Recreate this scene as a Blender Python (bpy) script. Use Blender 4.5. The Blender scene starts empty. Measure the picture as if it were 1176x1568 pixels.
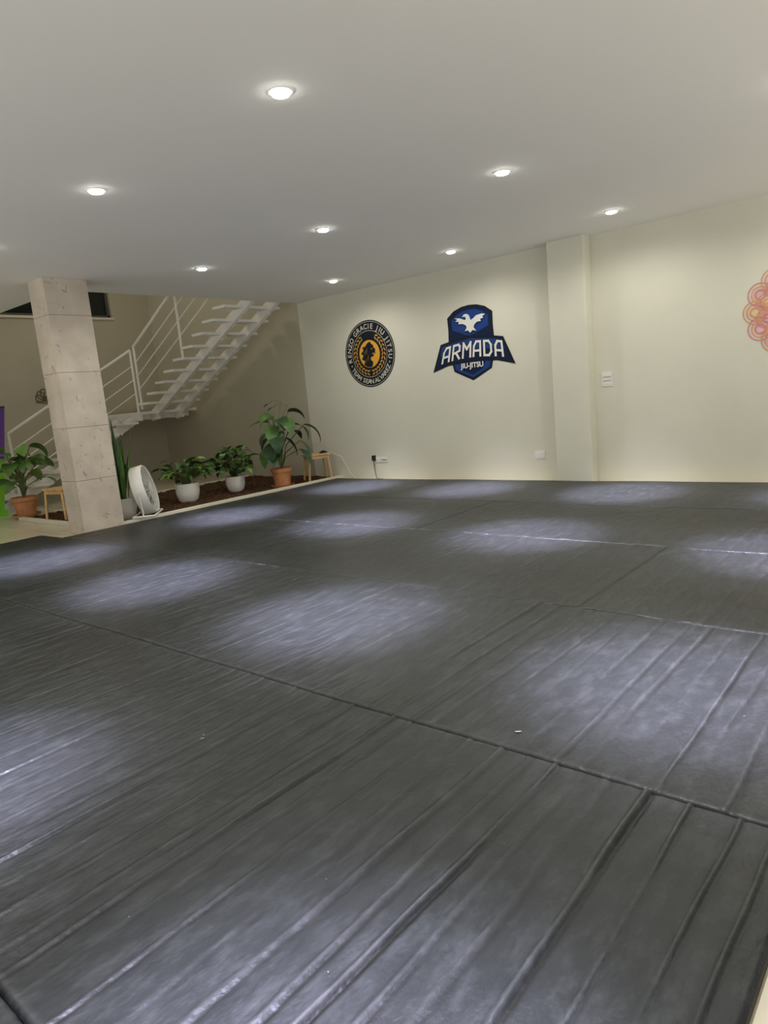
import bpy, math, random
import numpy as np
from mathutils import Vector, Matrix
random.seed(7); rng=np.random.default_rng(5)
S=bpy.context.scene
COL=S.collection

# ------------------------------------------------------------------ materials
def new_mat(name):
    m=bpy.data.materials.new(name); m.use_nodes=True
    nt=m.node_tree; b=nt.nodes.get('Principled BSDF')
    return m,nt,b
def simple(name,col,rough=0.5,metal=0.0,spec=0.5,var=0.0,scale=8.0,bump=0.0,bscale=60.0,emit=None,estr=0):
    m,nt,b=new_mat(name)
    b.inputs['Roughness'].default_value=rough
    b.inputs['Metallic'].default_value=metal
    b.inputs['Specular IOR Level'].default_value=spec
    tc=nt.nodes.new('ShaderNodeTexCoord')
    n=nt.nodes.new('ShaderNodeTexNoise'); n.inputs['Scale'].default_value=scale; n.inputs['Detail'].default_value=5
    nt.links.new(tc.outputs['Object'],n.inputs['Vector'])
    r=nt.nodes.new('ShaderNodeValToRGB')
    c=np.array(col)
    r.color_ramp.elements[0].position=0.3; r.color_ramp.elements[1].position=0.7
    r.color_ramp.elements[0].color=(*np.clip(c*(1-var),0,1),1)
    r.color_ramp.elements[1].color=(*np.clip(c*(1+var),0,1),1)
    nt.links.new(n.outputs['Fac'],r.inputs['Fac']); nt.links.new(r.outputs['Color'],b.inputs['Base Color'])
    if bump>0:
        n2=nt.nodes.new('ShaderNodeTexNoise'); n2.inputs['Scale'].default_value=bscale; n2.inputs['Detail'].default_value=4
        nt.links.new(tc.outputs['Object'],n2.inputs['Vector'])
        bp=nt.nodes.new('ShaderNodeBump'); bp.inputs['Strength'].default_value=bump; bp.inputs['Distance'].default_value=0.01
        nt.links.new(n2.outputs['Fac'],bp.inputs['Height']); nt.links.new(bp.outputs['Normal'],b.inputs['Normal'])
    if emit:
        b.inputs['Emission Color'].default_value=(*emit,1); b.inputs['Emission Strength'].default_value=estr
    return m

M={}
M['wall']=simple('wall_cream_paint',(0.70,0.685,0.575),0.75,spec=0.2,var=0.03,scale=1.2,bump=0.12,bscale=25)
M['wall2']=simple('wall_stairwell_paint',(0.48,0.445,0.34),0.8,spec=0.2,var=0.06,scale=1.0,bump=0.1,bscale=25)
M['ceil']=simple('ceiling_paint',(0.87,0.865,0.815),0.8,spec=0.2,var=0.01,scale=0.8)
M['white']=simple('white_enamel',(0.80,0.79,0.74),0.4,var=0.02)
M['steel']=simple('stair_white_steel',(0.88,0.87,0.82),0.45,var=0.03)
M['black']=simple('black_plastic',(0.015,0.015,0.017),0.4)
M['rubber']=simple('mat_edge_black',(0.01,0.01,0.011),0.6)
M['terra']=simple('terracotta',(0.52,0.22,0.09),0.7,var=0.15,scale=12,bump=0.15)
M['ceramic']=simple('white_ceramic',(0.82,0.80,0.74),0.3,var=0.03)
M['wood']=simple('light_wood',(0.66,0.42,0.18),0.5,var=0.15,scale=9)
M['soil']=simple('garden_soil',(0.075,0.04,0.022),0.95,spec=0.1,var=0.6,scale=22,bump=1.0,bscale=50)
M['leaf']=simple('leaf_green',(0.075,0.17,0.035),0.4,var=0.4,scale=6)
M['leaf2']=simple('leaf_light_green',(0.17,0.32,0.06),0.45,var=0.35,scale=6)
M['leafd']=simple('leaf_dark_green',(0.03,0.08,0.025),0.4,var=0.4,scale=9)
M['stem']=simple('plant_stem',(0.14,0.17,0.05),0.6,var=0.3)
M['glass']=simple('dark_window_glass',(0.012,0.016,0.016),0.08)
M['frame']=simple('window_frame_dark',(0.10,0.10,0.09),0.4)
M['lblack']=simple('logo_black',(0.008,0.011,0.018),0.6,spec=0.2)
M['lcream']=simple('logo_cream',(0.62,0.60,0.50),0.6,spec=0.2)
M['lgold']=simple('logo_gold',(0.70,0.37,0.045),0.6,spec=0.2)
M['lnavy']=simple('logo_navy',(0.006,0.014,0.05),0.6,spec=0.2)
M['lblue']=simple('logo_blue',(0.012,0.050,0.22),0.6,spec=0.2)
M['lwhite']=simple('logo_white',(0.80,0.80,0.76),0.6,spec=0.2)
M['pink']=simple('mandala_pink',(0.64,0.24,0.29),0.7,spec=0.2,var=0.1)
M['pinkl']=simple('mandala_pale_pink',(0.70,0.50,0.45),0.7,spec=0.2,var=0.1)
M['orange']=simple('mandala_orange',(0.70,0.35,0.15),0.7,spec=0.2,var=0.1)
M['orangel']=simple('mandala_pale_orange',(0.71,0.56,0.38),0.7,spec=0.2,var=0.1)
M['brown']=simple('ornament_brown',(0.14,0.10,0.06),0.6)
M['purple']=simple('banner_purple',(0.12,0.03,0.28),0.5)
M['green']=simple('banner_green',(0.20,0.55,0.03),0.5)
M['blue']=simple('blue_plastic',(0.03,0.16,0.42),0.4)
M['paper']=simple('paper_white',(0.4,0.4,0.4),0.8)
M['curb']=simple('curb_cream_stone',(0.72,0.68,0.56),0.6,var=0.05)
M['lamp']=simple('led_lens',(1,1,1),0.5,emit=(1.0,0.98,0.95),estr=34.0)

def mat_column():
    m,nt,b=new_mat('column_stone_tile')
    N=nt.nodes.new; L=nt.links.new
    tc=N('ShaderNodeTexCoord')
    n1=N('ShaderNodeTexNoise'); n1.inputs['Scale'].default_value=3.5; n1.inputs['Detail'].default_value=7; L(tc.outputs['Object'],n1.inputs['Vector'])
    r1=N('ShaderNodeValToRGB'); r1.color_ramp.elements[0].color=(0.52,0.45,0.37,1); r1.color_ramp.elements[1].color=(0.67,0.59,0.49,1)
    r1.color_ramp.elements[0].position=0.3; r1.color_ramp.elements[1].position=0.7
    L(n1.outputs['Fac'],r1.inputs['Fac'])
    mp=N('ShaderNodeMapping'); mp.inputs['Scale'].default_value=(8,8,8); mp.inputs['Rotation'].default_value=(0.5,0.3,0.2); L(tc.outputs['Object'],mp.inputs['Vector'])
    n2=N('ShaderNodeTexNoise'); n2.inputs['Scale'].default_value=1.3; n2.inputs['Detail'].default_value=6; n2.inputs['Roughness'].default_value=0.6; n2.inputs['Distortion'].default_value=0.8; L(mp.outputs['Vector'],n2.inputs['Vector'])
    r2=N('ShaderNodeValToRGB'); r2.color_ramp.elements[0].position=0.61; r2.color_ramp.elements[0].color=(0,0,0,1); r2.color_ramp.elements[1].position=0.68; r2.color_ramp.elements[1].color=(0.6,0.6,0.6,1)
    L(n2.outputs['Fac'],r2.inputs['Fac'])
    mx=N('ShaderNodeMixRGB'); mx.inputs[2].default_value=(0.26,0.20,0.16,1)
    L(r2.outputs['Color'],mx.inputs[0]); L(r1.outputs['Color'],mx.inputs[1])
    L(mx.outputs['Color'],b.inputs['Base Color']); b.inputs['Roughness'].default_value=0.55
    bp=N('ShaderNodeBump'); bp.inputs['Strength'].default_value=0.4; bp.inputs['Distance'].default_value=0.004
    L(n2.outputs['Fac'],bp.inputs['Height']); L(bp.outputs['Normal'],b.inputs['Normal'])
    return m
M['col']=mat_column()
M['grout']=simple('grout',(0.36,0.30,0.24),0.9)

def mat_tile():
    m,nt,b=new_mat('beige_floor_tile')
    N=nt.nodes.new; L=nt.links.new
    tc=N('ShaderNodeTexCoord'); br=N('ShaderNodeTexBrick')
    br.offset=0.0; br.inputs['Scale'].default_value=1.0; br.inputs['Brick Width'].default_value=0.6; br.inputs['Row Height'].default_value=0.6
    br.inputs['Mortar Size'].default_value=0.004
    br.inputs['Color1'].default_value=(0.66,0.60,0.44,1); br.inputs['Color2'].default_value=(0.62,0.56,0.42,1); br.inputs['Mortar'].default_value=(0.3,0.27,0.2,1)
    L(tc.outputs['Object'],br.inputs['Vector']); L(br.outputs['Color'],b.inputs['Base Color'])
    b.inputs['Roughness'].default_value=0.25
    return m
M['tile']=mat_tile()

def mat_vinyl():
    m,nt,b=new_mat('black_vinyl_mat')
    N=nt.nodes.new; L=nt.links.new
    tc=N('ShaderNodeTexCoord')
    n1=N('ShaderNodeTexNoise'); n1.inputs['Scale'].default_value=1.3; n1.inputs['Detail'].default_value=8; n1.inputs['Roughness'].default_value=0.65
    L(tc.outputs['Object'],n1.inputs['Vector'])
    r1=N('ShaderNodeValToRGB'); r1.color_ramp.elements[0].position=0.3; r1.color_ramp.elements[1].position=0.75
    r1.color_ramp.elements[0].color=(0.0090,0.0115,0.0115,1); r1.color_ramp.elements[1].color=(0.0165,0.0195,0.0200,1)
    L(n1.outputs['Fac'],r1.inputs['Fac'])
    mp=N('ShaderNodeMapping'); mp.inputs['Scale'].default_value=(16,6,1); L(tc.outputs['Object'],mp.inputs['Vector'])
    n2=N('ShaderNodeTexNoise'); n2.inputs['Scale'].default_value=1.0; n2.inputs['Detail'].default_value=10; n2.inputs['Roughness'].default_value=0.75
    L(mp.outputs['Vector'],n2.inputs['Vector'])
    r2=N('ShaderNodeValToRGB'); r2.color_ramp.elements[0].position=0.48; r2.color_ramp.elements[0].color=(0,0,0,1); r2.color_ramp.elements[1].position=0.85; r2.color_ramp.elements[1].color=(1,1,1,1)
    L(n2.outputs['Fac'],r2.inputs['Fac'])
    mx=N('ShaderNodeMixRGB'); mx.inputs[2].default_value=(0.050,0.055,0.055,1)
    L(r2.outputs['Color'],mx.inputs[0]); L(r1.outputs['Color'],mx.inputs[1])
    at=N('ShaderNodeAttribute'); at.attribute_name='wear_shade'  # rubbed ridge wear plus crease highlights and valley shade painted into the colour
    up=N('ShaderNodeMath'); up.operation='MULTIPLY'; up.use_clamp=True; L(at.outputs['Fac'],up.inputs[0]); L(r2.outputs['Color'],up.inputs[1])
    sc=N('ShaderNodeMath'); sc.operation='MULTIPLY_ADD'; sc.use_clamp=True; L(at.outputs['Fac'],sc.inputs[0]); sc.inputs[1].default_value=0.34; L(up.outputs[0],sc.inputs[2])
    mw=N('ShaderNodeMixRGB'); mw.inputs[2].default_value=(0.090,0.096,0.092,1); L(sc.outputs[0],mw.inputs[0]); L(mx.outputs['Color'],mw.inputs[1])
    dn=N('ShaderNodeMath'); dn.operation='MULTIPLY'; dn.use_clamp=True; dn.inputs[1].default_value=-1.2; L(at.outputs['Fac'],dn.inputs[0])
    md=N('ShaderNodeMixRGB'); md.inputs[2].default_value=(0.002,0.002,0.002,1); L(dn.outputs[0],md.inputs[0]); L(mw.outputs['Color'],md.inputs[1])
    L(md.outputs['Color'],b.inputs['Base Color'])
    rr=N('ShaderNodeMapRange'); rr.inputs['To Min'].default_value=0.34; rr.inputs['To Max'].default_value=0.50
    L(n1.outputs['Fac'],rr.inputs['Value']); L(rr.outputs['Result'],b.inputs['Roughness'])
    n3=N('ShaderNodeTexNoise'); n3.inputs['Scale'].default_value=45; n3.inputs['Detail'].default_value=6; n3.inputs['Roughness'].default_value=0.6; L(tc.outputs['Object'],n3.inputs['Vector'])
    mp4=N('ShaderNodeMapping'); mp4.inputs['Scale'].default_value=(7,3.5,1); L(tc.outputs['Object'],mp4.inputs['Vector'])
    n4=N('ShaderNodeTexNoise'); n4.inputs['Scale'].default_value=1.8; n4.inputs['Detail'].default_value=5; L(mp4.outputs['Vector'],n4.inputs['Vector'])
    bp=N('ShaderNodeBump'); bp.inputs['Strength'].default_value=0.4; bp.inputs['Distance'].default_value=0.004
    L(n3.outputs['Fac'],bp.inputs['Height'])
    bp2=N('ShaderNodeBump'); bp2.inputs['Strength'].default_value=0.6; bp2.inputs['Distance'].default_value=0.02
    L(n4.outputs['Fac'],bp2.inputs['Height']); L(bp.outputs['Normal'],bp2.inputs['Normal']); L(bp2.outputs['Normal'],b.inputs['Normal'])
    b.inputs['Specular IOR Level'].default_value=0.38
    return m
M['vinyl']=mat_vinyl()

# ------------------------------------------------------------------ mesh builder
class MB:
    def __init__(s): s.v=[]; s.f=[]; s.m=[]; s.mats=[]
    def mi(s,k):
        if k not in s.mats: s.mats.append(k)
        return s.mats.index(k)
    def add(s,vs,fs,k):
        o=len(s.v); s.v+= [tuple(p) for p in vs]; i=s.mi(k)
        for f in fs: s.f.append([o+a for a in f]); s.m.append(i)
    def box(s,x0,x1,y0,y1,z0,z1,k):
        vs=[(x,y,z) for z in (z0,z1) for y in (y0,y1) for x in (x0,x1)]
        s.add(vs,[(0,2,3,1),(4,5,7,6),(0,1,5,4),(2,6,7,3),(0,4,6,2),(1,3,7,5)],k)
    def beam(s,p,q,w,h,k,up=(0,0,1)):
        p=Vector(p);q=Vector(q);d=(q-p).normalized();side=d.cross(Vector(up)).normalized();u=side.cross(d)
        vs=[]
        for c in (p,q):
            for a,b in ((-1,-1),(1,-1),(1,1),(-1,1)): vs.append(c+side*a*w/2+u*b*h/2)
        s.add(vs,[(3,2,1,0),(4,5,6,7),(0,1,5,4),(1,2,6,5),(2,3,7,6),(3,0,4,7)],k)
    def tube(s,pts,r,k,n=8,r2=None):
        pts=[Vector(p) for p in pts]; vs=[];fs=[]; N=len(pts)
        for i,p in enumerate(pts):
            d=(pts[min(i+1,N-1)]-pts[max(i-1,0)]).normalized()
            ref=Vector((0,0,1)) if abs(d.z)<0.9 else Vector((1,0,0))
            a=d.cross(ref).normalized(); b=a.cross(d)
            rr=r if r2 is None else r+(r2-r)*i/(N-1)
            for j in range(n):
                t=2*math.pi*j/n; vs.append(p+a*math.cos(t)*rr+b*math.sin(t)*rr)
        for i in range(N-1):
            for j in range(n):
                fs.append((i*n+j,i*n+(j+1)%n,(i+1)*n+(j+1)%n,(i+1)*n+j))
        fs.append(tuple(range(n))[::-1]); fs.append(tuple((N-1)*n+j for j in range(n)))
        s.add(vs,fs,k)
    def lathe(s,prof,c,k,n=32,mtx=None):
        vs=[];fs=[];c=Vector(c)
        for r,z in prof:
            for j in range(n):
                t=2*math.pi*j/n; p=Vector((r*math.cos(t),r*math.sin(t),z))
                if mtx is not None: p=mtx@p
                vs.append(c+p)
        for i in range(len(prof)-1):
            for j in range(n): fs.append((i*n+j,i*n+(j+1)%n,(i+1)*n+(j+1)%n,(i+1)*n+j))
        s.add(vs,fs,k)
    def leaf(s,base,az,L,W,p0,droop,k,fold=0.18,n=7,roll=0.0):
        vs=[];fs=[];p=Vector(base); h=Vector((math.cos(az),math.sin(az),0)); sd=Vector((-math.sin(az),math.cos(az),0))
        for i in range(n+1):
            t=i/n; pit=p0-droop*t
            d=h*math.cos(pit)+Vector((0,0,math.sin(pit)))
            u=-h*math.sin(pit)+Vector((0,0,math.cos(pit)))
            w=W*0.5*(math.sin(math.pi*min(1,(t*0.94+0.03))**0.75))**0.9
            ss=(sd*math.cos(roll)+u*math.sin(roll))
            vs+= [p-ss*w+u*fold*w, p, p+ss*w+u*fold*w]
            p=p+d*(L/n)
        for i in range(n):
            a=3*i; fs+= [(a,a+1,a+4,a+3),(a+1,a+2,a+5,a+4)]
        s.add(vs,fs,k)
    def make(s,name,smooth=False,bevel=0,parent=None):
        me=bpy.data.meshes.new(name); me.from_pydata([tuple(v) for v in s.v],[],s.f); me.update()
        for k in s.mats: me.materials.append(M[k])
        me.polygons.foreach_set('material_index',s.m)
        if smooth: me.polygons.foreach_set('use_smooth',[True]*len(s.f))
        o=bpy.data.objects.new(name,me); COL.objects.link(o)
        if smooth:
            try:
                me.set_sharp_from_angle(angle=math.radians(40))
            except Exception: pass
        if bevel:
            b=o.modifiers.new('bev','BEVEL'); b.width=bevel; b.segments=2; b.limit_method='ANGLE'
        if parent: o.parent=parent
        return o

H=2.86; YW=8.10; XL=-12.8
# ------------------------------------------------------------------ room shell
b=MB(); b.box(XL,2.0,-1.5,YW,-0.13,-0.03,'tile'); b.make('floor')
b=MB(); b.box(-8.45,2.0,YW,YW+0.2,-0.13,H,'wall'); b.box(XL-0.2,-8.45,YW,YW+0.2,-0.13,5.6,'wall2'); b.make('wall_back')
b=MB(); b.box(-3.90,-3.44,YW-0.2,YW,-0.03,H,'wall'); b.make('wall_pilaster',bevel=0.008)
wy0,wy1,wz0,wz1=4.9,7.28,3.22,4.3
b=MB()
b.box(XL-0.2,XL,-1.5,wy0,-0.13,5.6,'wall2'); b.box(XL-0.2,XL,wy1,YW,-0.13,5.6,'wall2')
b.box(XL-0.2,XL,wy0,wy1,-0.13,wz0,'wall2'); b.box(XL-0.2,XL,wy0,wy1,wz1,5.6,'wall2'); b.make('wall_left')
b=MB(); b.box(XL-0.12,XL-0.10,wy0,wy1,wz0,wz1,'glass')
for (a,c,d,e) in ((wy0,wy1,wz0,wz0+0.05),(wy0,wy1,wz1-0.05,wz1),(wy0,wy0+0.05,wz0,wz1),(wy1-0.05,wy1,wz0,wz1),(6.07,6.11,wz0,wz1)):
    b.box(XL-0.14,XL-0.06,a,c,d,e,'frame')
b.box(XL-0.06,XL+0.03,wy0-0.03,wy1+0.03,wz0-0.04,wz0,'curb')
b.make('window_1')
b=MB(); b.box(-8.45,2.0,-1.5,YW,H,H+0.3,'ceil'); b.box(XL,-8.45,-1.5,4.2,H,H+0.3,'ceil'); b.make('ceiling')
b=MB(); b.box(XL,-6.5,4.0,YW,5.6,5.8,'ceil'); b.make('ceiling_stairwell')
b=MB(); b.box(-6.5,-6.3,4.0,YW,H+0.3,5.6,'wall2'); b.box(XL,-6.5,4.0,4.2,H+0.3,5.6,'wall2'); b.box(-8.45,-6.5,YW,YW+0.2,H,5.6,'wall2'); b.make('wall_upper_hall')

b=MB(); cx0,cx1,cy0,cy1=-8.12,-7.75,3.66,4.16
b.box(cx0+0.006,cx1-0.006,cy0+0.006,cy1-0.006,-0.03,H,'grout')
zs=[-0.03,0.60,1.21,1.83,2.46,H]
for i in range(5): b.box(cx0,cx1,cy0,cy1,zs[i]+0.002,zs[i+1]-(0.002 if i<4 else 0),'col')
b.make('stone_column',bevel=0.003)

# ------------------------------------------------------------------ mats
def ridges(x0,x1,amp):
    out=[]; x=x0
    while x<x1:
        out.append((x,rng.choice([0.4,0.6,0.85,1.1],p=[.2,.3,.3,.2]),rng.uniform(0.006,0.010),rng.uniform(0,6.28),rng.uniform(-0.010,0.010)))
        x+=rng.uniform(0.080,0.145)
    return out
def mat_row(y0,y1,x0,x1,dx,amp,seams,gain):
    xs=np.arange(x0,x1+dx*0.5,dx)
    xs=np.concatenate([[x0,x0+0.002],xs[1:-1],[x1-0.002,x1]])
    ys=np.concatenate([[y0,y0+0.001,y0+0.003,y0+0.008,y0+0.016],np.linspace(y0+0.03,y1-0.03,40),[y1-0.016,y1-0.008,y1-0.003,y1-0.001,y1]])
    X,Y=np.meshgrid(xs,ys)
    Z=np.zeros_like(X); WSh=np.zeros_like(X)
    for (r,a,w,ph,sl) in ridges(x0,x1,amp):
        g=gain(r)
        if g<=0: continue
        w=max(w,dx*1.1)
        c=r+sl*(Y-y0)+0.005*np.sin(3.1*Y+ph)+0.0015*np.sin(13*Y+ph*3)
        am=a*g*np.clip(0.70+0.34*np.sin(2.2*Y+ph*2)+0.18*np.sin(9*Y+ph),0.08,2)
        d=X-c
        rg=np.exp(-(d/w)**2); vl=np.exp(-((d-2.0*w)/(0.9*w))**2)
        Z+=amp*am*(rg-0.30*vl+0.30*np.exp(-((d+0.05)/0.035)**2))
        WSh+=am*(0.8*rg-1.0*vl)  # lit ridge and shaded valley beside it, put into the colour
    Z+=0.002*np.sin(X*2.3+Y*1.7)+0.0015*np.sin(X*5.1-Y*2.9+1)
    for sx in seams:
        e=np.exp(-((X-sx)/max(0.004,dx*0.7))**2); Z-=0.006*e; WSh-=1.0*e
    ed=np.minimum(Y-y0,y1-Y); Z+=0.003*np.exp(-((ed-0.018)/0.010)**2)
    Z-=0.010*np.exp(-(ed/0.003)**2); WSh+=0.35*np.exp(-((ed-0.016)/0.008)**2)
    ex=np.minimum(X-x0,x1-X); Z-=0.010*np.exp(-(ex/0.006)**2)
    ny,nx=X.shape
    V=np.stack([X,Y,Z],-1).reshape(-1,3)
    idx=np.arange(nx*ny).reshape(ny,nx)
    F=np.stack([idx[:-1,:-1],idx[:-1,1:],idx[1:,1:],idx[1:,:-1]],-1).reshape(-1,4)
    per=np.concatenate([idx[0,:],idx[1:,-1],idx[-1,-2::-1],idx[-2:0:-1,0]])
    low=V[per].copy(); low[:,2]=-0.03; o=len(V); V=np.concatenate([V,low]); k=len(per)
    a=np.arange(k); a2=(a+1)%k
    SK=np.stack([o+a,o+a2,per[a2],per[a]],-1)
    nf=len(F); F=np.concatenate([F,SK])
    me=bpy.data.meshes.new('training_mat'); me.vertices.add(len(V)); me.vertices.foreach_set('co',V.ravel())
    me.loops.add(F.size); me.loops.foreach_set('vertex_index',F.ravel().astype(np.int32))
    me.polygons.add(len(F)); me.polygons.foreach_set('loop_start',np.arange(0,F.size,4,dtype=np.int32))
    try: me.polygons.foreach_set('loop_total',np.full(len(F),4,dtype=np.int32))
    except Exception: pass
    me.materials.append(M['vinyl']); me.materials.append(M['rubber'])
    mi=np.zeros(len(F),dtype=np.int32); mi[nf:]=1
    me.update(calc_edges=True)
    me.polygons.foreach_set('material_index',mi)
    sm=np.ones(len(F),dtype=bool); sm[nf:]=False; me.polygons.foreach_set('use_smooth',sm)
    at=me.attributes.new('wear_shade','FLOAT','POINT'); at.data.foreach_set('value',np.concatenate([WSh.ravel(),np.zeros(k)]).astype(np.float32))
    me.validate(); me.update()
    o=bpy.data.objects.new('training_mat',me); COL.objects.link(o); return o
XR=-0.28
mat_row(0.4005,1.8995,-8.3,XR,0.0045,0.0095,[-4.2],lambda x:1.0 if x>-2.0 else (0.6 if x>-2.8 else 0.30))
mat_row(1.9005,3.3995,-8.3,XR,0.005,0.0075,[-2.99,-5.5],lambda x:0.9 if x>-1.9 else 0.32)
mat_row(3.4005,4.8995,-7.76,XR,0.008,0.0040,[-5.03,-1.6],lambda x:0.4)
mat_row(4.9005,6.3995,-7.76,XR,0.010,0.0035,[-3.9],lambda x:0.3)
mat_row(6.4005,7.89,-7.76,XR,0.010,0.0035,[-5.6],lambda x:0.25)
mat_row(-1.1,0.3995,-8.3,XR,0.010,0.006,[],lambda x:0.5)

b=MB()
def speck(x,y,L,W,a,k='paper'):
    c,s_=math.cos(a),math.sin(a); pts=[]
    n=7
    for i in range(n):
        t=2*math.pi*i/n; rr=random.uniform(0.6,1.0); px=L*rr*math.cos(t); py=W*rr*math.sin(t)
        pts.append((x+px*c-py*s_,y+px*s_+py*c,0.0065))
    b.add(pts,[tuple(range(n))],k)
for (yy,xa,xb,n) in ((3.4,-1.9,-0.9,9),(3.4,-4.6,-3.7,8),(4.9,-6.0,-1.6,60)):
    for i in range(n): speck(random.uniform(xa,xb),yy+random.uniform(-0.008,0.008),random.uniform(0.01,0.05),random.uniform(0.0010,0.0025),random.uniform(-0.04,0.04))
for i in range(45): speck(random.uniform(-5,-0.4),random.uniform(0.5,4.5),random.uniform(0.001,0.003),random.uniform(0.001,0.002),random.uniform(0,3))
speck(-1.20,2.02,0.014,0.006,0.6); speck(-2.22,1.37,0.010,0.003,1.2); speck(-2.24,1.39,0.007,0.003,0.1)
b.make('lint_specks')

# ------------------------------------------------------------------ garden bed
b=MB(); b.box(-7.86,-7.79,4.17,YW,-0.03,0.028,'curb'); b.box(-10.25,-8.13,3.93,4.0,-0.03,0.02,'curb'); b.box(-10.32,-10.25,4.45,YW,-0.03,0.02,'curb'); b.make('garden_curb',bevel=0.004)
nx,ny=150,240; gx=np.linspace(-10.25,-7.86,nx); gy=np.linspace(4.0,YW,ny)
from mathutils import noise as mn
vs=[];fs=[]
for j in range(ny):
    for i in range(nx):
        p=Vector((gx[i],gy[j],0)); z=0.03*mn.noise(p*4)+0.022*mn.noise(p*14)+0.014*mn.noise(p*33)
        vs.append((gx[i],gy[j],min(0.016,max(-0.028,z-0.003))))
for j in range(ny-1):
    for i in range(nx-1):
        x=gx[i];y=gy[j]
        if x>-8.14 and y<4.18: continue
        a=j*nx+i; fs.append((a,a+1,a+nx+1,a+nx))
b=MB(); b.add(vs,fs,'soil'); b.make('garden_soil')

# ------------------------------------------------------------------ plants
def pot(b,x,y,r,h,k,taper=0.72,rim=True,z0=0.0):
    if rim: prof=[(0.001,0),(r*taper,0),(r*0.95,h*0.8),(r*1.06,h*0.8),(r*1.08,h),(r*0.95,h),(r*0.9,h*0.85)]
    else: prof=[(0.001,0),(r*0.62,0),(r*0.82,h*0.12),(r*0.98,h*0.5),(r,h*0.85),(r*1.02,h),(r*0.93,h),(r*0.9,h*0.88)]
    b.lathe(prof,(x,y,z0),k); b.lathe([(r*0.9,h*0.87),(0.001,h*0.9)],(x,y,z0),'soil')
def bushy(name,x,y,r,h,k,spread,height,nl,leafk,Lf,Wf,seed,rim=False,z0=0.0):
    random.seed(seed); b=MB(); pot(b,x,y,r,h,k,rim=rim,z0=z0)
    for i in range(nl):
        az=random.uniform(0,2*math.pi); R=spread*random.uniform(0.15,1.0); hh=h+height*random.uniform(0.15,1.0)*(1-0.45*R/spread)
        p0=Vector((x+0.25*r*math.cos(az),y+0.25*r*math.sin(az),z0+h*0.88)); p3=Vector((x+R*0.7*math.cos(az),y+R*0.7*math.sin(az),z0+hh))
        pm=(p0+p3)/2+Vector((-0.1*R*math.cos(az),-0.1*R*math.sin(az),0.12*height))
        b.tube([p0,pm,p3],0.005,'stem',5,0.003)
        b.leaf(p3,az+random.uniform(-0.5,0.5),Lf*random.uniform(0.7,1.1),Wf*random.uniform(0.7,1.1),random.uniform(0.1,0.9),random.uniform(0.9,2.0),random.choice(leafk),roll=random.uniform(-0.5,0.5))
    return b.make(name,smooth=True)
bushy('potted_peace_lily',-8.54,5.62,0.17,0.27,'ceramic',0.40,0.38,74,['leaf','leafd','leaf2'],0.24,0.095,3)
bushy('potted_pothos_plant',-8.60,6.52,0.15,0.24,'ceramic',0.38,0.50,90,['leaf','leafd','leaf2'],0.21,0.12,11)

def cane_plant(name,x,y,r,h,leaves,leafks=('leaf','leafd'),flower=False):
    b=MB(); pot(b,x,y,r,h,'terra',rim=True)
    b.lathe([(0.001,0.0),(r*1.05,0.0),(r*1.15,0.03),(r*1.08,0.03)],(x,y,0.0),'terra')
    for (az,R,zz,L,W,p0,dr) in leaves:
        p0v=Vector((x,y,h*0.85)); pe=Vector((x+R*math.cos(az),y+R*math.sin(az),zz))
        pm=p0v.lerp(pe,0.5)+Vector((-R*0.22*math.cos(az),-R*0.22*math.sin(az),0.05))
        b.tube([p0v,pm,pe],0.011,'stem',6,0.006)
        b.leaf(pe,az,L,W,p0,dr,random.choice(leafks),n=9,roll=random.uniform(-0.5,0.5),fold=0.12)
    if flower:
        for (dx,zz) in ((0.10,1.30),(0.18,1.24)):
            pts=[Vector((x,y,0.5)),Vector((x+dx*0.4,y,0.95)),Vector((x+dx,y+dx*.6,zz)),Vector((x+dx-0.10,y-0.02,zz+0.03)),Vector((x+dx-0.17,y-0.02,zz-0.01))]
            b.tube(pts,0.007,'stem',6,0.004)
            b.leaf(pts[-1],3.3,0.14,0.05,-0.2,0.5,'leafd')
    return b.make(name,smooth=True)
random.seed(4)
AL=math.atan2(-0.64,-0.77); AR=math.atan2(0.64,0.77); AC=math.atan2(-0.75,0.65)
lv=[(AL,0.10,1.00,0.38,0.20,0.3,1.2),(AL+0.5,0.08,0.84,0.32,0.22,0.0,1.8),(AL-0.4,0.05,1.05,0.32,0.18,0.2,1.6),
    (AC-0.4,0.10,0.70,0.40,0.27,-0.5,1.4),(AC+0.1,0.12,0.84,0.42,0.27,-0.2,1.7),(AC-0.9,0.12,0.62,0.36,0.25,-0.6,1.1),
    (AR,0.42,0.92,0.42,0.23,-0.2,1.6),(AR+0.3,0.34,0.68,0.40,0.22,-0.8,0.8),(AR-0.4,0.28,0.94,0.42,0.22,0.1,1.9),
    (AR-0.9,0.18,1.0,0.38,0.22,0.2,2.0),(AC+0.5,0.10,1.04,0.34,0.20,0.2,1.8),(AL+0.9,0.04,1.10,0.32,0.16,0.4,1.8),
    (AR+0.9,0.24,0.84,0.34,0.20,0.2,1.6),(AR,0.20,1.14,0.32,0.16,0.3,1.8),(AL,0.10,0.78,0.28,0.20,-0.4,1.2),(AC-0.2,0.05,0.95,0.40,0.22,-0.2,1.6),
    (AC-0.3,0.12,0.55,0.30,0.2,-0.5,1.0),(AR-0.2,0.14,0.74,0.34,0.22,-0.7,0.9),(AR-0.2,0.34,0.56,0.32,0.2,-0.7,0.8)]
cane_plant('potted_dieffenbachia',-8.12,7.06,0.16,0.29,lv,flower=True)
random.seed(9)
lv=[]
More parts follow.
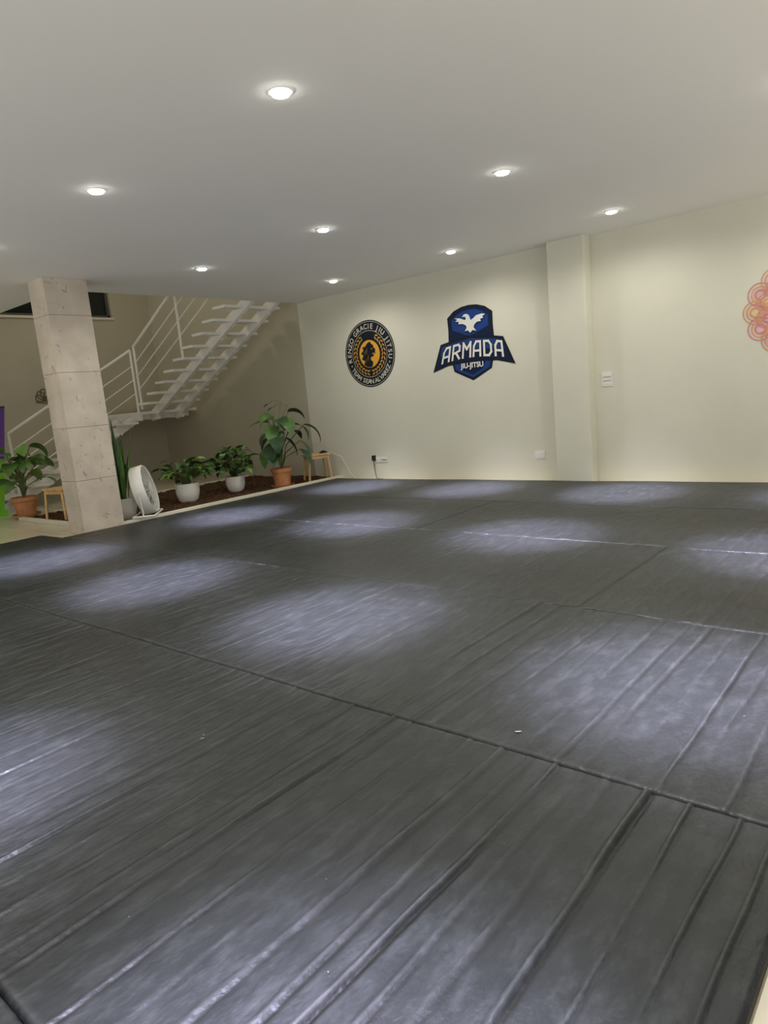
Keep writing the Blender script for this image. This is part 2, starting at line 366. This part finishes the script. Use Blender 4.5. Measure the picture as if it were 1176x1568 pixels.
for i in range(26):
    lv.append((random.uniform(0,6.28),random.uniform(0.08,0.30),random.uniform(0.5,1.02),random.uniform(0.26,0.36),random.uniform(0.15,0.22),random.uniform(0.1,0.7),random.uniform(1.0,1.9)))
cane_plant('potted_rubber_plant',-10.46,4.14,0.17,0.28,lv,leafks=('leaf','leaf2'))
bushy('potted_philodendron',-9.75,4.95,0.14,0.2,'terra',0.36,0.60,38,['leaf','leafd'],0.28,0.12,21,rim=True)
random.seed(2); b=MB(); pot(b,-8.16,4.42,0.15,0.27,'ceramic',rim=False)
for i in range(13):
    az=random.uniform(0,6.28); rr=random.uniform(0,0.08)
    b.leaf((-8.16+rr*math.cos(az),4.42+rr*math.sin(az),0.22),az,random.uniform(0.6,1.12),random.uniform(0.06,0.08),1.5-random.uniform(0.0,0.14),random.uniform(-0.08,0.15),random.choice(['leafd','leaf']),fold=0.4)
b.make('potted_snake_plant',smooth=True)

# ------------------------------------------------------------------ stools
def stool(name,cx,cy,rot,w,d,h):
    b=MB(); R=Matrix.Rotation(rot,3,'Z')
    def P(x,y,z): q=R@Vector((x,y,0)); return (cx+q.x,cy+q.y,z)
    b.beam(P(-w/2,0,h-0.012),P(w/2,0,h-0.012),d,0.024,'wood')
    for sx in (-1,1):
        for sy in (-1,1):
            b.beam(P(sx*(w/2-0.005),sy*(d/2-0.01),0),P(sx*(w/2-0.04),sy*(d/2-0.03),h-0.024),0.028,0.028,'wood')
        b.beam(P(sx*(w/2-0.035),-d/2+0.03,h-0.05),P(sx*(w/2-0.035),d/2-0.03,h-0.05),0.02,0.05,'wood')
    for sy in (-1,1): b.beam(P(-w/2+0.04,sy*(d/2-0.03),h-0.05),P(w/2-0.04,sy*(d/2-0.03),h-0.05),0.02,0.05,'wood')
    return b.make(name,bevel=0.002)
stool('wooden_stool',-8.06,7.78,math.radians(65),0.40,0.28,0.42)
stool('wooden_stool',-9.42,4.24,math.radians(10),0.42,0.34,0.42)
b=MB(); b.lathe([(0.001,0),(0.033,0),(0.035,0.01),(0.035,0.085),(0.02,0.105),(0.014,0.11),(0.014,0.13),(0.001,0.13)],(-8.11,7.68,0.42),'blue',20); b.make('blue_spray_bottle',smooth=True)
b=MB(); b.box(-8.04,-7.96,7.84,7.94,0.42,0.445,'black'); b.box(-8.02,-7.975,7.86,7.91,0.445,0.46,'black'); b.make('black_speaker',bevel=0.004)

# ------------------------------------------------------------------ floor fan
b=MB(); n=Vector((0.66,0.72,0.20)).normalized(); c=Vector((-7.94,4.60,0.350))
zx=n; xx=Vector((0,0,1)).cross(zx).normalized(); yy=zx.cross(xx)
F=Matrix((xx,yy,zx)).transposed()
R=0.30
b.lathe([(R-0.012,-0.08),(R+0.004,-0.08),(R+0.012,-0.07),(R+0.012,0.06),(R,0.075),(R-0.015,0.07),(R-0.02,0.0),(R-0.012,-0.08)],c,'white',48,F)
for z in (0.07,-0.075):
    sg=1 if z>0 else -1
    for rr in (0.055,0.09,0.125,0.16,0.195,0.23,0.262):
        pts=[c+F@Vector((rr*math.cos(t),rr*math.sin(t),z+0.02*(1-rr/R)*sg)) for t in np.linspace(0,2*math.pi,33)]
        b.tube(pts,0.0022,'white',5)
    for j in range(16):
        t=2*math.pi*j/16
        b.tube([c+F@Vector((0.04*math.cos(t),0.04*math.sin(t),z+0.018*sg)),c+F@Vector(((R-0.008)*math.cos(t),(R-0.008)*math.sin(t),z))],0.0025,'white',5)
    b.lathe([(0.001,z+0.024*sg),(0.05,z+0.02*sg),(0.055,z)],c,'white',24,F)
b.lathe([(0.001,-0.07),(0.05,-0.07),(0.055,0.02),(0.04,0.05),(0.001,0.05)],c,'frame',24,F)
for j in range(5):
    t0=2*math.pi*j/5; vs=[];N=8
    for i in range(N+1):
        rr=0.045+0.20*i/N; wd=0.30+0.18*math.sin(math.pi*i/N)
        vs.append(c+F@Vector((rr*math.cos(t0-wd),rr*math.sin(t0-wd),-0.02))); vs.append(c+F@Vector((rr*math.cos(t0+wd),rr*math.sin(t0+wd),0.025)))
    b.add(vs,[(2*i,2*i+1,2*i+3,2*i+2) for i in range(N)],'frame')
fw=Vector((0.68,0.73,0))
for sgn in (-1,1):
    pv=c+xx*sgn*(R+0.02)
    foot=Vector((c.x,c.y,0.045))+xx*sgn*(R-0.03)
    b.tube([c+xx*sgn*(R-0.005),pv+xx*sgn*0.015],0.018,'white',12)
    b.tube([pv,pv+Vector((0,0,-0.12)),foot+Vector((0,0,0.06)),foot],0.011,'white',8)
    b.tube([foot-fw*0.13,foot+fw*0.13],0.013,'white',8)
for sgn in (-1,1):
    b.tube([Vector((c.x,c.y,0.045))-xx*(R-0.03)+fw*0.13*sgn,Vector((c.x,c.y,0.045))+xx*(R-0.03)+fw*0.13*sgn],0.011,'white',8)
b.make('floor_fan',smooth=True)

# ------------------------------------------------------------------ staircase
b=MB()
rise,run=0.164,0.315
for i in range(10):
    xc=-11.35+run*i; z=1.52+rise*i
    b.box(xc-0.15,min(xc+0.15,-8.455),6.80,7.92,z-0.04,z,'steel')
    for ys in (7.2,7.72): b.box(xc-0.10,min(xc+0.10,-8.455),ys-0.03,ys+0.03,z-0.11,z-0.04,'steel')
s=rise/run
for ys in (7.2,7.72): b.beam((-11.75,ys,1.36-0.11),(-8.50,ys,1.36-0.11+3.25*s),0.08,0.16,'steel')
b.box(-12.72,-11.52,6.78,8.04,1.31,1.36,'steel')
for ys in (6.84,7.2,7.72): b.box(-12.7,-11.54,ys-0.03,ys+0.03,1.20,1.31,'steel')
for xs in (-12.3,-11.8): b.box(xs-0.03,xs+0.03,6.8,8.02,1.22,1.31,'steel')
r2=0.34
for i in range(7):
    yc=6.62-r2*i; z=1.36-0.17*(i+1)
    b.box(-12.68,-11.54,yc-0.15,yc+0.15,z-0.04,z,'steel')
    for xs in (-12.35,-11.85): b.box(xs-0.03,xs+0.03,yc-0.10,yc+0.10,z-0.11,z-0.04,'steel')
for xs in (-12.35,-11.85): b.beam((xs,6.86,1.22),(xs,4.38,1.22-2.48*0.5),0.08,0.15,'steel')
def rail(p,q,base_off,nposts):
    p=Vector(p);q=Vector(q)
    b.tube([p,q],0.024,'steel',10)
    for o in (0.28,0.52,0.76): b.tube([p-Vector((0,0,o)),q-Vector((0,0,o))],0.010,'steel',6)
    for i in range(nposts):
        c=p.lerp(q,i/(nposts-1)); b.tube([c,c-Vector((0,0,base_off))],0.022,'steel',8)
rail((-11.46,6.84,2.52),(-8.52,6.84,2.52+2.94*s),1.12,3)
rail((-11.53,6.80,2.46),(-11.53,4.50,1.20),1.10,3)
b.make('steel_staircase')

b=MB(); cy,cz=5.72,1.80
for k in (-2,-1,0,1,2):
    a=k*0.55; L=0.21-0.02*abs(k); pts=[]
    for t in np.linspace(0,2*math.pi,25):
        u=(1-math.cos(t))/2*L; w=0.055*math.sin(t)*(1-0.3*math.cos(t)); 
        pts.append((XL+0.008,cy+u*math.sin(a)+w*math.cos(a),cz-0.08+u*math.cos(a)-w*math.sin(a)))
    b.tube(pts,0.008,'brown',5)
b.tube([(XL+0.008,cy-0.16,cz-0.10),(XL+0.008,cy,cz-0.13),(XL+0.008,cy+0.16,cz-0.10)],0.008,'brown',5)
b.make('lotus_wall_ornament')

b=MB(); X0=-11.2
def edge(z): return 4.11+0.17*z
for i in range(12):
    z0=0.07+1.52*i/12; z1=0.07+1.52*(i+1)/12
    vs=[(x,y,z) for (z,ye) in ((z0,edge(z0)),(z1,edge(z1))) for y in (3.3,ye) for x in (X0-0.004,X0+0.004)]
    b.add(vs,[(0,2,3,1),(4,5,7,6),(0,1,5,4),(2,6,7,3),(0,4,6,2),(1,3,7,5)],'green' if i<6 else 'purple')
b.box(X0-0.09,X0+0.09,3.28,4.13,-0.03,0.07,'green'); b.box(X0-0.012,X0+0.012,3.29,edge(1.6),1.59,1.62,'black')
b.beam((X0-0.03,3.7,0.05),(X0-0.02,3.7,1.6),0.02,0.02,'black',up=(1,0,0))
b.make('promotional_banner')

# ------------------------------------------------------------------ wall plates
def plate(name,x,z,w,h,slots):
    b=MB(); y=YW
    b.box(x-w/2,x+w/2,y-0.010,y,z-h/2,z+h/2,'white')
    for (dx,dz,sw,sh,k) in slots: b.box(x+dx-sw/2,x+dx+sw/2,y-0.014,y-0.009,z+dz-sh/2,z+dz+sh/2,k)
    return b.make(name,bevel=0.0015)
plate('light_switch',-3.29,1.20,0.13,0.17,[(0,-0.045,0.09,0.035,'ceramic'),(0,0,0.09,0.035,'ceramic'),(0,0.045,0.09,0.035,'ceramic'),(0,0.022,0.09,0.004,'frame'),(0,-0.022,0.09,0.004,'frame')])
plate('power_outlet',-4.22,0.31,0.14,0.10,[(-0.03,0,0.035,0.05,'ceramic'),(0.03,0,0.035,0.05,'ceramic'),(-0.037,0.0,0.004,0.018,'black'),(-0.023,0.0,0.004,0.018,'black'),(0.023,0.0,0.004,0.018,'black'),(0.037,0.0,0.004,0.018,'black')])
plate('power_outlet',-6.93,0.27,0.24,0.07,[(0.05,0,0.09,0.012,'frame'),(-0.02,0.0,0.004,0.03,'frame')])
b=MB(); b.box(-7.10,-7.055,YW-0.05,YW,0.26,0.34,'black')
b.tube([(-7.08,YW-0.035,0.26),(-7.08,YW-0.03,0.15),(-7.06,YW-0.03,0.02),(-7.04,YW-0.04,-0.024),(-6.9,YW-0.06,-0.024)],0.005,'black',6)
b.make('power_adapter',bevel=0.003)
b=MB(); b.tube([(-7.5,YW-0.03,-0.02),(-7.62,YW-0.02,0.06),(-7.7,YW-0.02,0.2),(-7.78,YW-0.03,0.34),(-7.95,7.98,0.43)],0.005,'white',6); b.make('power_cord')

# ------------------------------------------------------------------ wall logos
class Flat(MB):
    def __init__(s,cx,cz): super().__init__(); s.cx=cx; s.cz=cz
    def P(s,x,z,l): return (s.cx+x,YW-0.0025-0.0012*l,s.cz+z)
    def poly(s,pts,l,k): s.add([s.P(x,z,l) for x,z in pts],[tuple(range(len(pts)))],k)
    def disc(s,x,z,r,l,k,n=64): s.poly([(x+r*math.cos(2*math.pi*i/n),z+r*math.sin(2*math.pi*i/n)) for i in range(n)],l,k)
    def ring(s,x,z,r,w,l,k,n=64):
        vs=[]
        for i in range(n):
            t=2*math.pi*i/n
            for q in (r-w/2,r+w/2): vs.append(s.P(x+q*math.cos(t),z+q*math.sin(t),l))
        s.add(vs,[(2*i,2*i+1,(2*i+3)%(2*n),(2*i+2)%(2*n)) for i in range(n)],k)
    def text(s,txt,size,fn,l,k,off=0.0):
        cu=bpy.data.curves.new('t','FONT'); cu.body=txt; cu.size=size; cu.align_x='CENTER'; cu.offset=off
        ob=bpy.data.objects.new('t',cu); COL.objects.link(ob); dg=bpy.context.evaluated_depsgraph_get(); dg.update()
        me=bpy.data.meshes.new_from_object(ob.evaluated_get(dg))
        vs=[s.P(*fn(v.co.x,v.co.y),l) for v in me.vertices]; fs=[tuple(p.vertices) for p in me.polygons]
        s.add(vs,fs,k); bpy.data.objects.remove(ob); bpy.data.curves.remove(cu); bpy.data.meshes.remove(me)
def blob(pts,n=6):
    out=[];N=len(pts)
    for i in range(N):
        p0,p1,p2,p3=[Vector(pts[(i+j-1)%N]) for j in range(4)]
        for a in range(n):
            t=a/n; q=0.5*((2*p1)+(p2-p0)*t+(2*p0-5*p1+4*p2-p3)*t*t+(3*p1-p0-3*p2+p3)*t**3); out.append((q.x,q.y))
    return out

f=Flat(-6.985,1.893)
f.disc(0,0,0.50,0,'lblack'); f.ring(0,0,0.478,0.006,1,'lcream',96); f.ring(0,0,0.345,0.006,1,'lcream',96)
W={'I':0.55,' ':0.6,'J':0.85,'M':1.2,'.':0.5,'-':0.6}
def arc_text(txt,r,start,end,top=True,size=0.105):
    ws=[W.get(c,1.0) for c in txt]; tot=sum(ws); acc=0
    for c,w in zip(txt,ws):
        fr=(acc+w/2)/tot; acc+=w
        if c==' ': continue
        th=math.radians(start+(end-start)*fr)
        if top:
            def fn(x,y,th=th):
                y=y-0.36*size; c_,s_=math.cos(th),math.sin(th)
                return (r*s_+x*c_+y*s_, r*c_-x*s_+y*c_)
        else:
            def fn(x,y,th=th):
                y=y-0.36*size; c_,s_=math.cos(th),math.sin(th)
                return (r*s_+x*c_-y*s_, -r*c_+x*s_+y*c_)
        f.text(c,size,fn,1,'lcream',0.0015)
arc_text('RENZO GRACIE JIU JITSU',0.412,-106,106,True)
arc_text('TEAM SEAN ALVAREZ',0.412,-62,62,False,0.10)
for sd in (-1,1): f.disc(sd*0.41*math.sin(math.radians(112)),0.41*math.cos(math.radians(112)),0.012,1,'lcream',12)
for sgn in (-1,1):
    for i in range(12):
        th=math.radians(-170+i*12.5)
        for rr,da in ((0.305,0.45),(0.258,-0.45)):
            cxx=rr*math.sin(th)*sgn*-1; czz=rr*math.cos(th)
            ang=math.atan2(math.cos(th+math.pi/2+da),-sgn*math.sin(th+math.pi/2+da))
            pts=[]
            for t in np.linspace(0,2*math.pi,10,endpoint=False):
                u=0.030*math.cos(t); v=0.010*math.sin(t); pts.append((cxx+u*math.cos(ang)-v*math.sin(ang),czz+u*math.sin(ang)+v*math.cos(ang)))
            f.poly(pts,1,'lgold')
f.disc(0,0.0,0.205,1,'lgold')
f.poly(blob([(-0.02,0.165),(0.03,0.175),(0.055,0.14),(0.085,0.125),(0.09,0.09),(0.125,0.055),(0.115,0.03),(0.12,0.0),(0.085,-0.015),(0.075,-0.045),(0.03,-0.05),(0.02,-0.09),(0.06,-0.13),(0.03,-0.195),(-0.06,-0.19),(-0.12,-0.15),(-0.105,-0.10),(-0.16,-0.07),(-0.13,-0.02),(-0.165,0.02),(-0.12,0.06),(-0.13,0.11),(-0.08,0.115)],4),2,'lblack')
f.poly([(0.035,0.08),(0.07,0.075),(0.045,0.06)],3,'lgold'); f.poly([(0.05,0.0),(0.115,0.012),(0.07,-0.012)],3,'lgold')
for (a_,b_) in (((-0.03,0.10),(-0.06,-0.02)),((-0.07,0.07),(-0.10,-0.03)),((-0.01,0.0),(-0.04,-0.12)),((-0.06,-0.06),(-0.08,-0.14))):
    f.poly([(a_[0],a_[1]),((a_[0]+b_[0])/2-0.012,(a_[1]+b_[1])/2),(b_[0],b_[1]),((a_[0]+b_[0])/2-0.006,(a_[1]+b_[1])/2)],3,'lgold')
f.make('round_lion_wall_logo')

f=Flat(-5.16,1.84)
def sym(p): return p+[(-x,z) for x,z in reversed(p) if abs(x)>1e-6]
def scale(pts,s_,cz=0.0): return [(x*s_,(z-cz)*s_+cz) for x,z in pts]
crown=sym([(0,0.50),(0.12,0.49),(0.25,0.45),(0.36,0.37),(0.355,0.20),(0.365,0.02)])
f.poly(crown,0,'lblack')
f.poly(sym([(0,0.472),(0.12,0.462),(0.24,0.425),(0.33,0.355),(0.325,0.2),(0.335,0.02)]),1,'lnavy')
f.poly(sym([(0,0.44),(0.11,0.43),(0.21,0.39),(0.29,0.33),(0.285,0.2),(0.28,0.10),(0.16,0.14),(0,0.10)]),2,'lblue')
f.poly([(-0.285,0.2),(-0.1,0.13),(-0.285,0.09)],3,'lnavy'); f.poly([(0.285,0.2),(0.1,0.13),(0.285,0.09)],3,'lnavy')
eagle=[(0.02,0.30),(0.06,0.315),(0.11,0.35),(0.20,0.36),(0.255,0.345),(0.20,0.325),(0.225,0.305),(0.17,0.295),(0.18,0.265),(0.12,0.265),(0.075,0.235),(0.06,0.20),(0.10,0.15),(0.04,0.165),(0.0,0.135),(-0.03,0.17),(-0.085,0.165),(-0.05,0.205),(-0.06,0.24),(-0.11,0.265),(-0.18,0.27),(-0.17,0.30),(-0.23,0.31),(-0.19,0.33),(-0.24,0.355),(-0.15,0.345),(-0.07,0.31),(-0.05,0.33),(-0.075,0.36),(-0.115,0.35),(-0.085,0.385),(-0.04,0.39),(0.0,0.365)]
f.poly(scale([(x,z-0.012) for x,z in eagle],1.10,0.27),4,'lnavy'); f.poly(eagle,5,'lwhite')
f.poly([(-0.34,-0.2),(-0.30,-0.36),(0,-0.50),(0.30,-0.36),(0.34,-0.2)],0,'lblack')
f.poly([(-0.31,-0.2),(-0.27,-0.34),(0,-0.46),(0.27,-0.34),(0.31,-0.2)],1,'lblue')
f.poly([(-0.24,-0.2),(-0.15,-0.36),(0,-0.42),(0.15,-0.36),(0.24,-0.2)],2,'lnavy')
f.poly(sym([(0,0.10),(0.28,0.07),(0.50,0.03),(0.66,-0.34),(0.40,-0.27),(0.0,-0.24)]),3,'lblack')
f.poly(sym([(0,0.075),(0.28,0.045),(0.485,0.005),(0.61,-0.305),(0.40,-0.245),(0.0,-0.215)]),4,'lnavy')
f.poly(sym([(0,0.06),(0.28,0.03),(0.47,-0.005),(0.52,-0.13),(0.0,-0.07)]),5,'lblue')
GL={'A':([(0,0,0.05,.7),(0.05,.7,.35,1),(.35,1,.9,1),(.9,1,.9,0),(0.05,.36,.9,.36)]),
    'R':([(0,0,0,1),(0,1,.7,1),(.7,1,.9,.85),(.9,.85,.9,.55),(.9,.55,0,.40),(.45,.42,.9,0)]),
    'M':([(0,0,0,1),(0,1,.5,.55),(.5,.55,1.0,1),(1.0,1,1.0,0)]),
    'D':([(0,0,0,1),(0,1,.6,1),(.6,1,.9,.75),(.9,.75,.9,.25),(.9,.25,.6,0),(.6,0,0,0)])}
def word(txt,l,k,th):
    n_=len(txt); cw=0.168; hh=0.185; m_=0
    for i,ch in enumerate(txt):
        x0=(i-(n_-1)/2)*cw-0.055
        for (a,b_,c_,d_) in GL[ch]:
            p=Vector((a*0.118,b_*hh)); q=Vector((c_*0.118,d_*hh)); dv=(q-p).normalized()*th*0.5; nv=Vector((-dv.y,dv.x))
            pts=[p-dv-nv,q+dv-nv,q+dv+nv,p-dv+nv]
            out=[]
            for v in pts:
                x=x0+v.x; y=v.y
                out.append(((x+0.02*(y/hh))*(1-0.35*(y-0.08)), -0.175+y-0.20*x*x))
            f.poly(out,l+0.02*m_,k); m_+=1
word('ARMADA',6,'lblack',0.050); word('ARMADA',7.5,'lwhite',0.030)
f.text('JIU-JITSU',0.095,lambda x,y:(x,-0.325+y),9,'lwhite',0.003)
f.make('shield_wall_logo')

f=Flat(-1.36,1.74)
l=0
for (R_,n_,r_,ph) in ((0.34,12,0.115,0.0),(0.24,10,0.10,0.3),(0.13,8,0.08,0.1)):
    for i in range(n_):
        t=2*math.pi*i/n_+ph; x=R_*math.cos(t); z=R_*math.sin(t); k='pink' if i%2 else 'orange'; k2='orange' if i%2 else 'pink'
        o=l*0.03
        f.disc(x,z,r_*0.70,o,'pinkl' if i%2 else 'orangel',28)
        f.ring(x,z,r_,0.012,2+o,k,32); f.ring(x,z,r_*0.72,0.009,3.2+o,k2,28); f.ring(x,z,r_*0.40,0.016,4.4+o,k,24); l+=1
f.ring(0,0,0.06,0.012,6,'pink'); f.disc(0,0,0.03,6,'orange')
f.make('mandala_wall_decal')

# ------------------------------------------------------------------ downlights
def downlight(x,y):
    b=MB()
    b.lathe([(0.050,-0.004),(0.053,-0.010),(0.064,-0.008),(0.070,0.0)],(0,0,0),'white',40)
    b.lathe([(0.051,-0.008),(0.046,-0.020),(0.02,-0.026),(0.0005,-0.027)],(0,0,0),'lamp',40)
    o=b.make('recessed_downlight',smooth=True); o.location=(x,y,H-0.0005)
    for nm,ang,pw,bl,col in (('beam',32,2300,1.0,(0.74,0.68,1.0)),('beam_edge',48,480,1.0,(0.84,0.84,1.0)),('spill',168,40,0.6,(1.0,0.965,0.865))):
        ld=bpy.data.lights.new(nm,'SPOT'); ld.energy=pw; ld.spot_size=math.radians(ang); ld.spot_blend=bl; ld.color=col; ld.shadow_soft_size=0.05
        lo=bpy.data.objects.new(nm,ld); COL.objects.link(lo); lo.parent=o; lo.location=(0,0,-0.04)
for x in (-0.85,-2.8,-4.75,-6.7):
    for y in (0.55,2.73,5.0,7.15): downlight(x,y)
b=MB(); b.lathe([(0.001,-0.05),(0.10,-0.045),(0.14,-0.02),(0.15,0.0)],(0,0,0),'white',32); o=b.make('ceiling_lamp',smooth=True); o.location=(-10.4,6.0,5.6)
ld=bpy.data.lights.new('glow','POINT'); ld.energy=42; ld.color=(1.0,0.93,0.80); ld.shadow_soft_size=0.15
lo=bpy.data.objects.new('glow',ld); COL.objects.link(lo); lo.parent=o; lo.location=(0,0,-0.25)

# ------------------------------------------------------------------ world (soft ambient from the open sides, with added brightness from below to lift the ceiling)
w=bpy.data.worlds.new('World'); S.world=w; w.use_nodes=True
nt=w.node_tree; bg=nt.nodes['Background']
tc=nt.nodes.new('ShaderNodeTexCoord'); sp=nt.nodes.new('ShaderNodeSeparateXYZ'); nt.links.new(tc.outputs['Generated'],sp.inputs[0])
mr=nt.nodes.new('ShaderNodeMapRange'); mr.inputs['From Min'].default_value=-0.25; mr.inputs['From Max'].default_value=0.12; mr.inputs['To Min'].default_value=1.75; mr.inputs['To Max'].default_value=0.38
nt.links.new(sp.outputs['Z'],mr.inputs['Value']); nt.links.new(mr.outputs['Result'],bg.inputs['Strength'])
bg.inputs[0].default_value=(1.0,0.97,0.89,1)

# ------------------------------------------------------------------ camera
cd=bpy.data.cameras.new('camera'); cam=bpy.data.objects.new('camera',cd); COL.objects.link(cam)
cd.sensor_fit='HORIZONTAL'; cd.sensor_width=36; cd.lens=36*1048/1176; cd.clip_start=0.05
r=Vector((0.7637,0.6388,-0.0914)).normalized(); bk=Vector((0.6444,-0.7464,0.1672)).normalized(); u=bk.cross(r).normalized(); r=u.cross(bk)
mt=Matrix((r,u,bk)).transposed().to_4x4(); mt.translation=Vector((0,0,1.25)); cam.matrix_world=mt
S.camera=cam
S.view_settings.view_transform='Standard'; S.view_settings.exposure=0.0
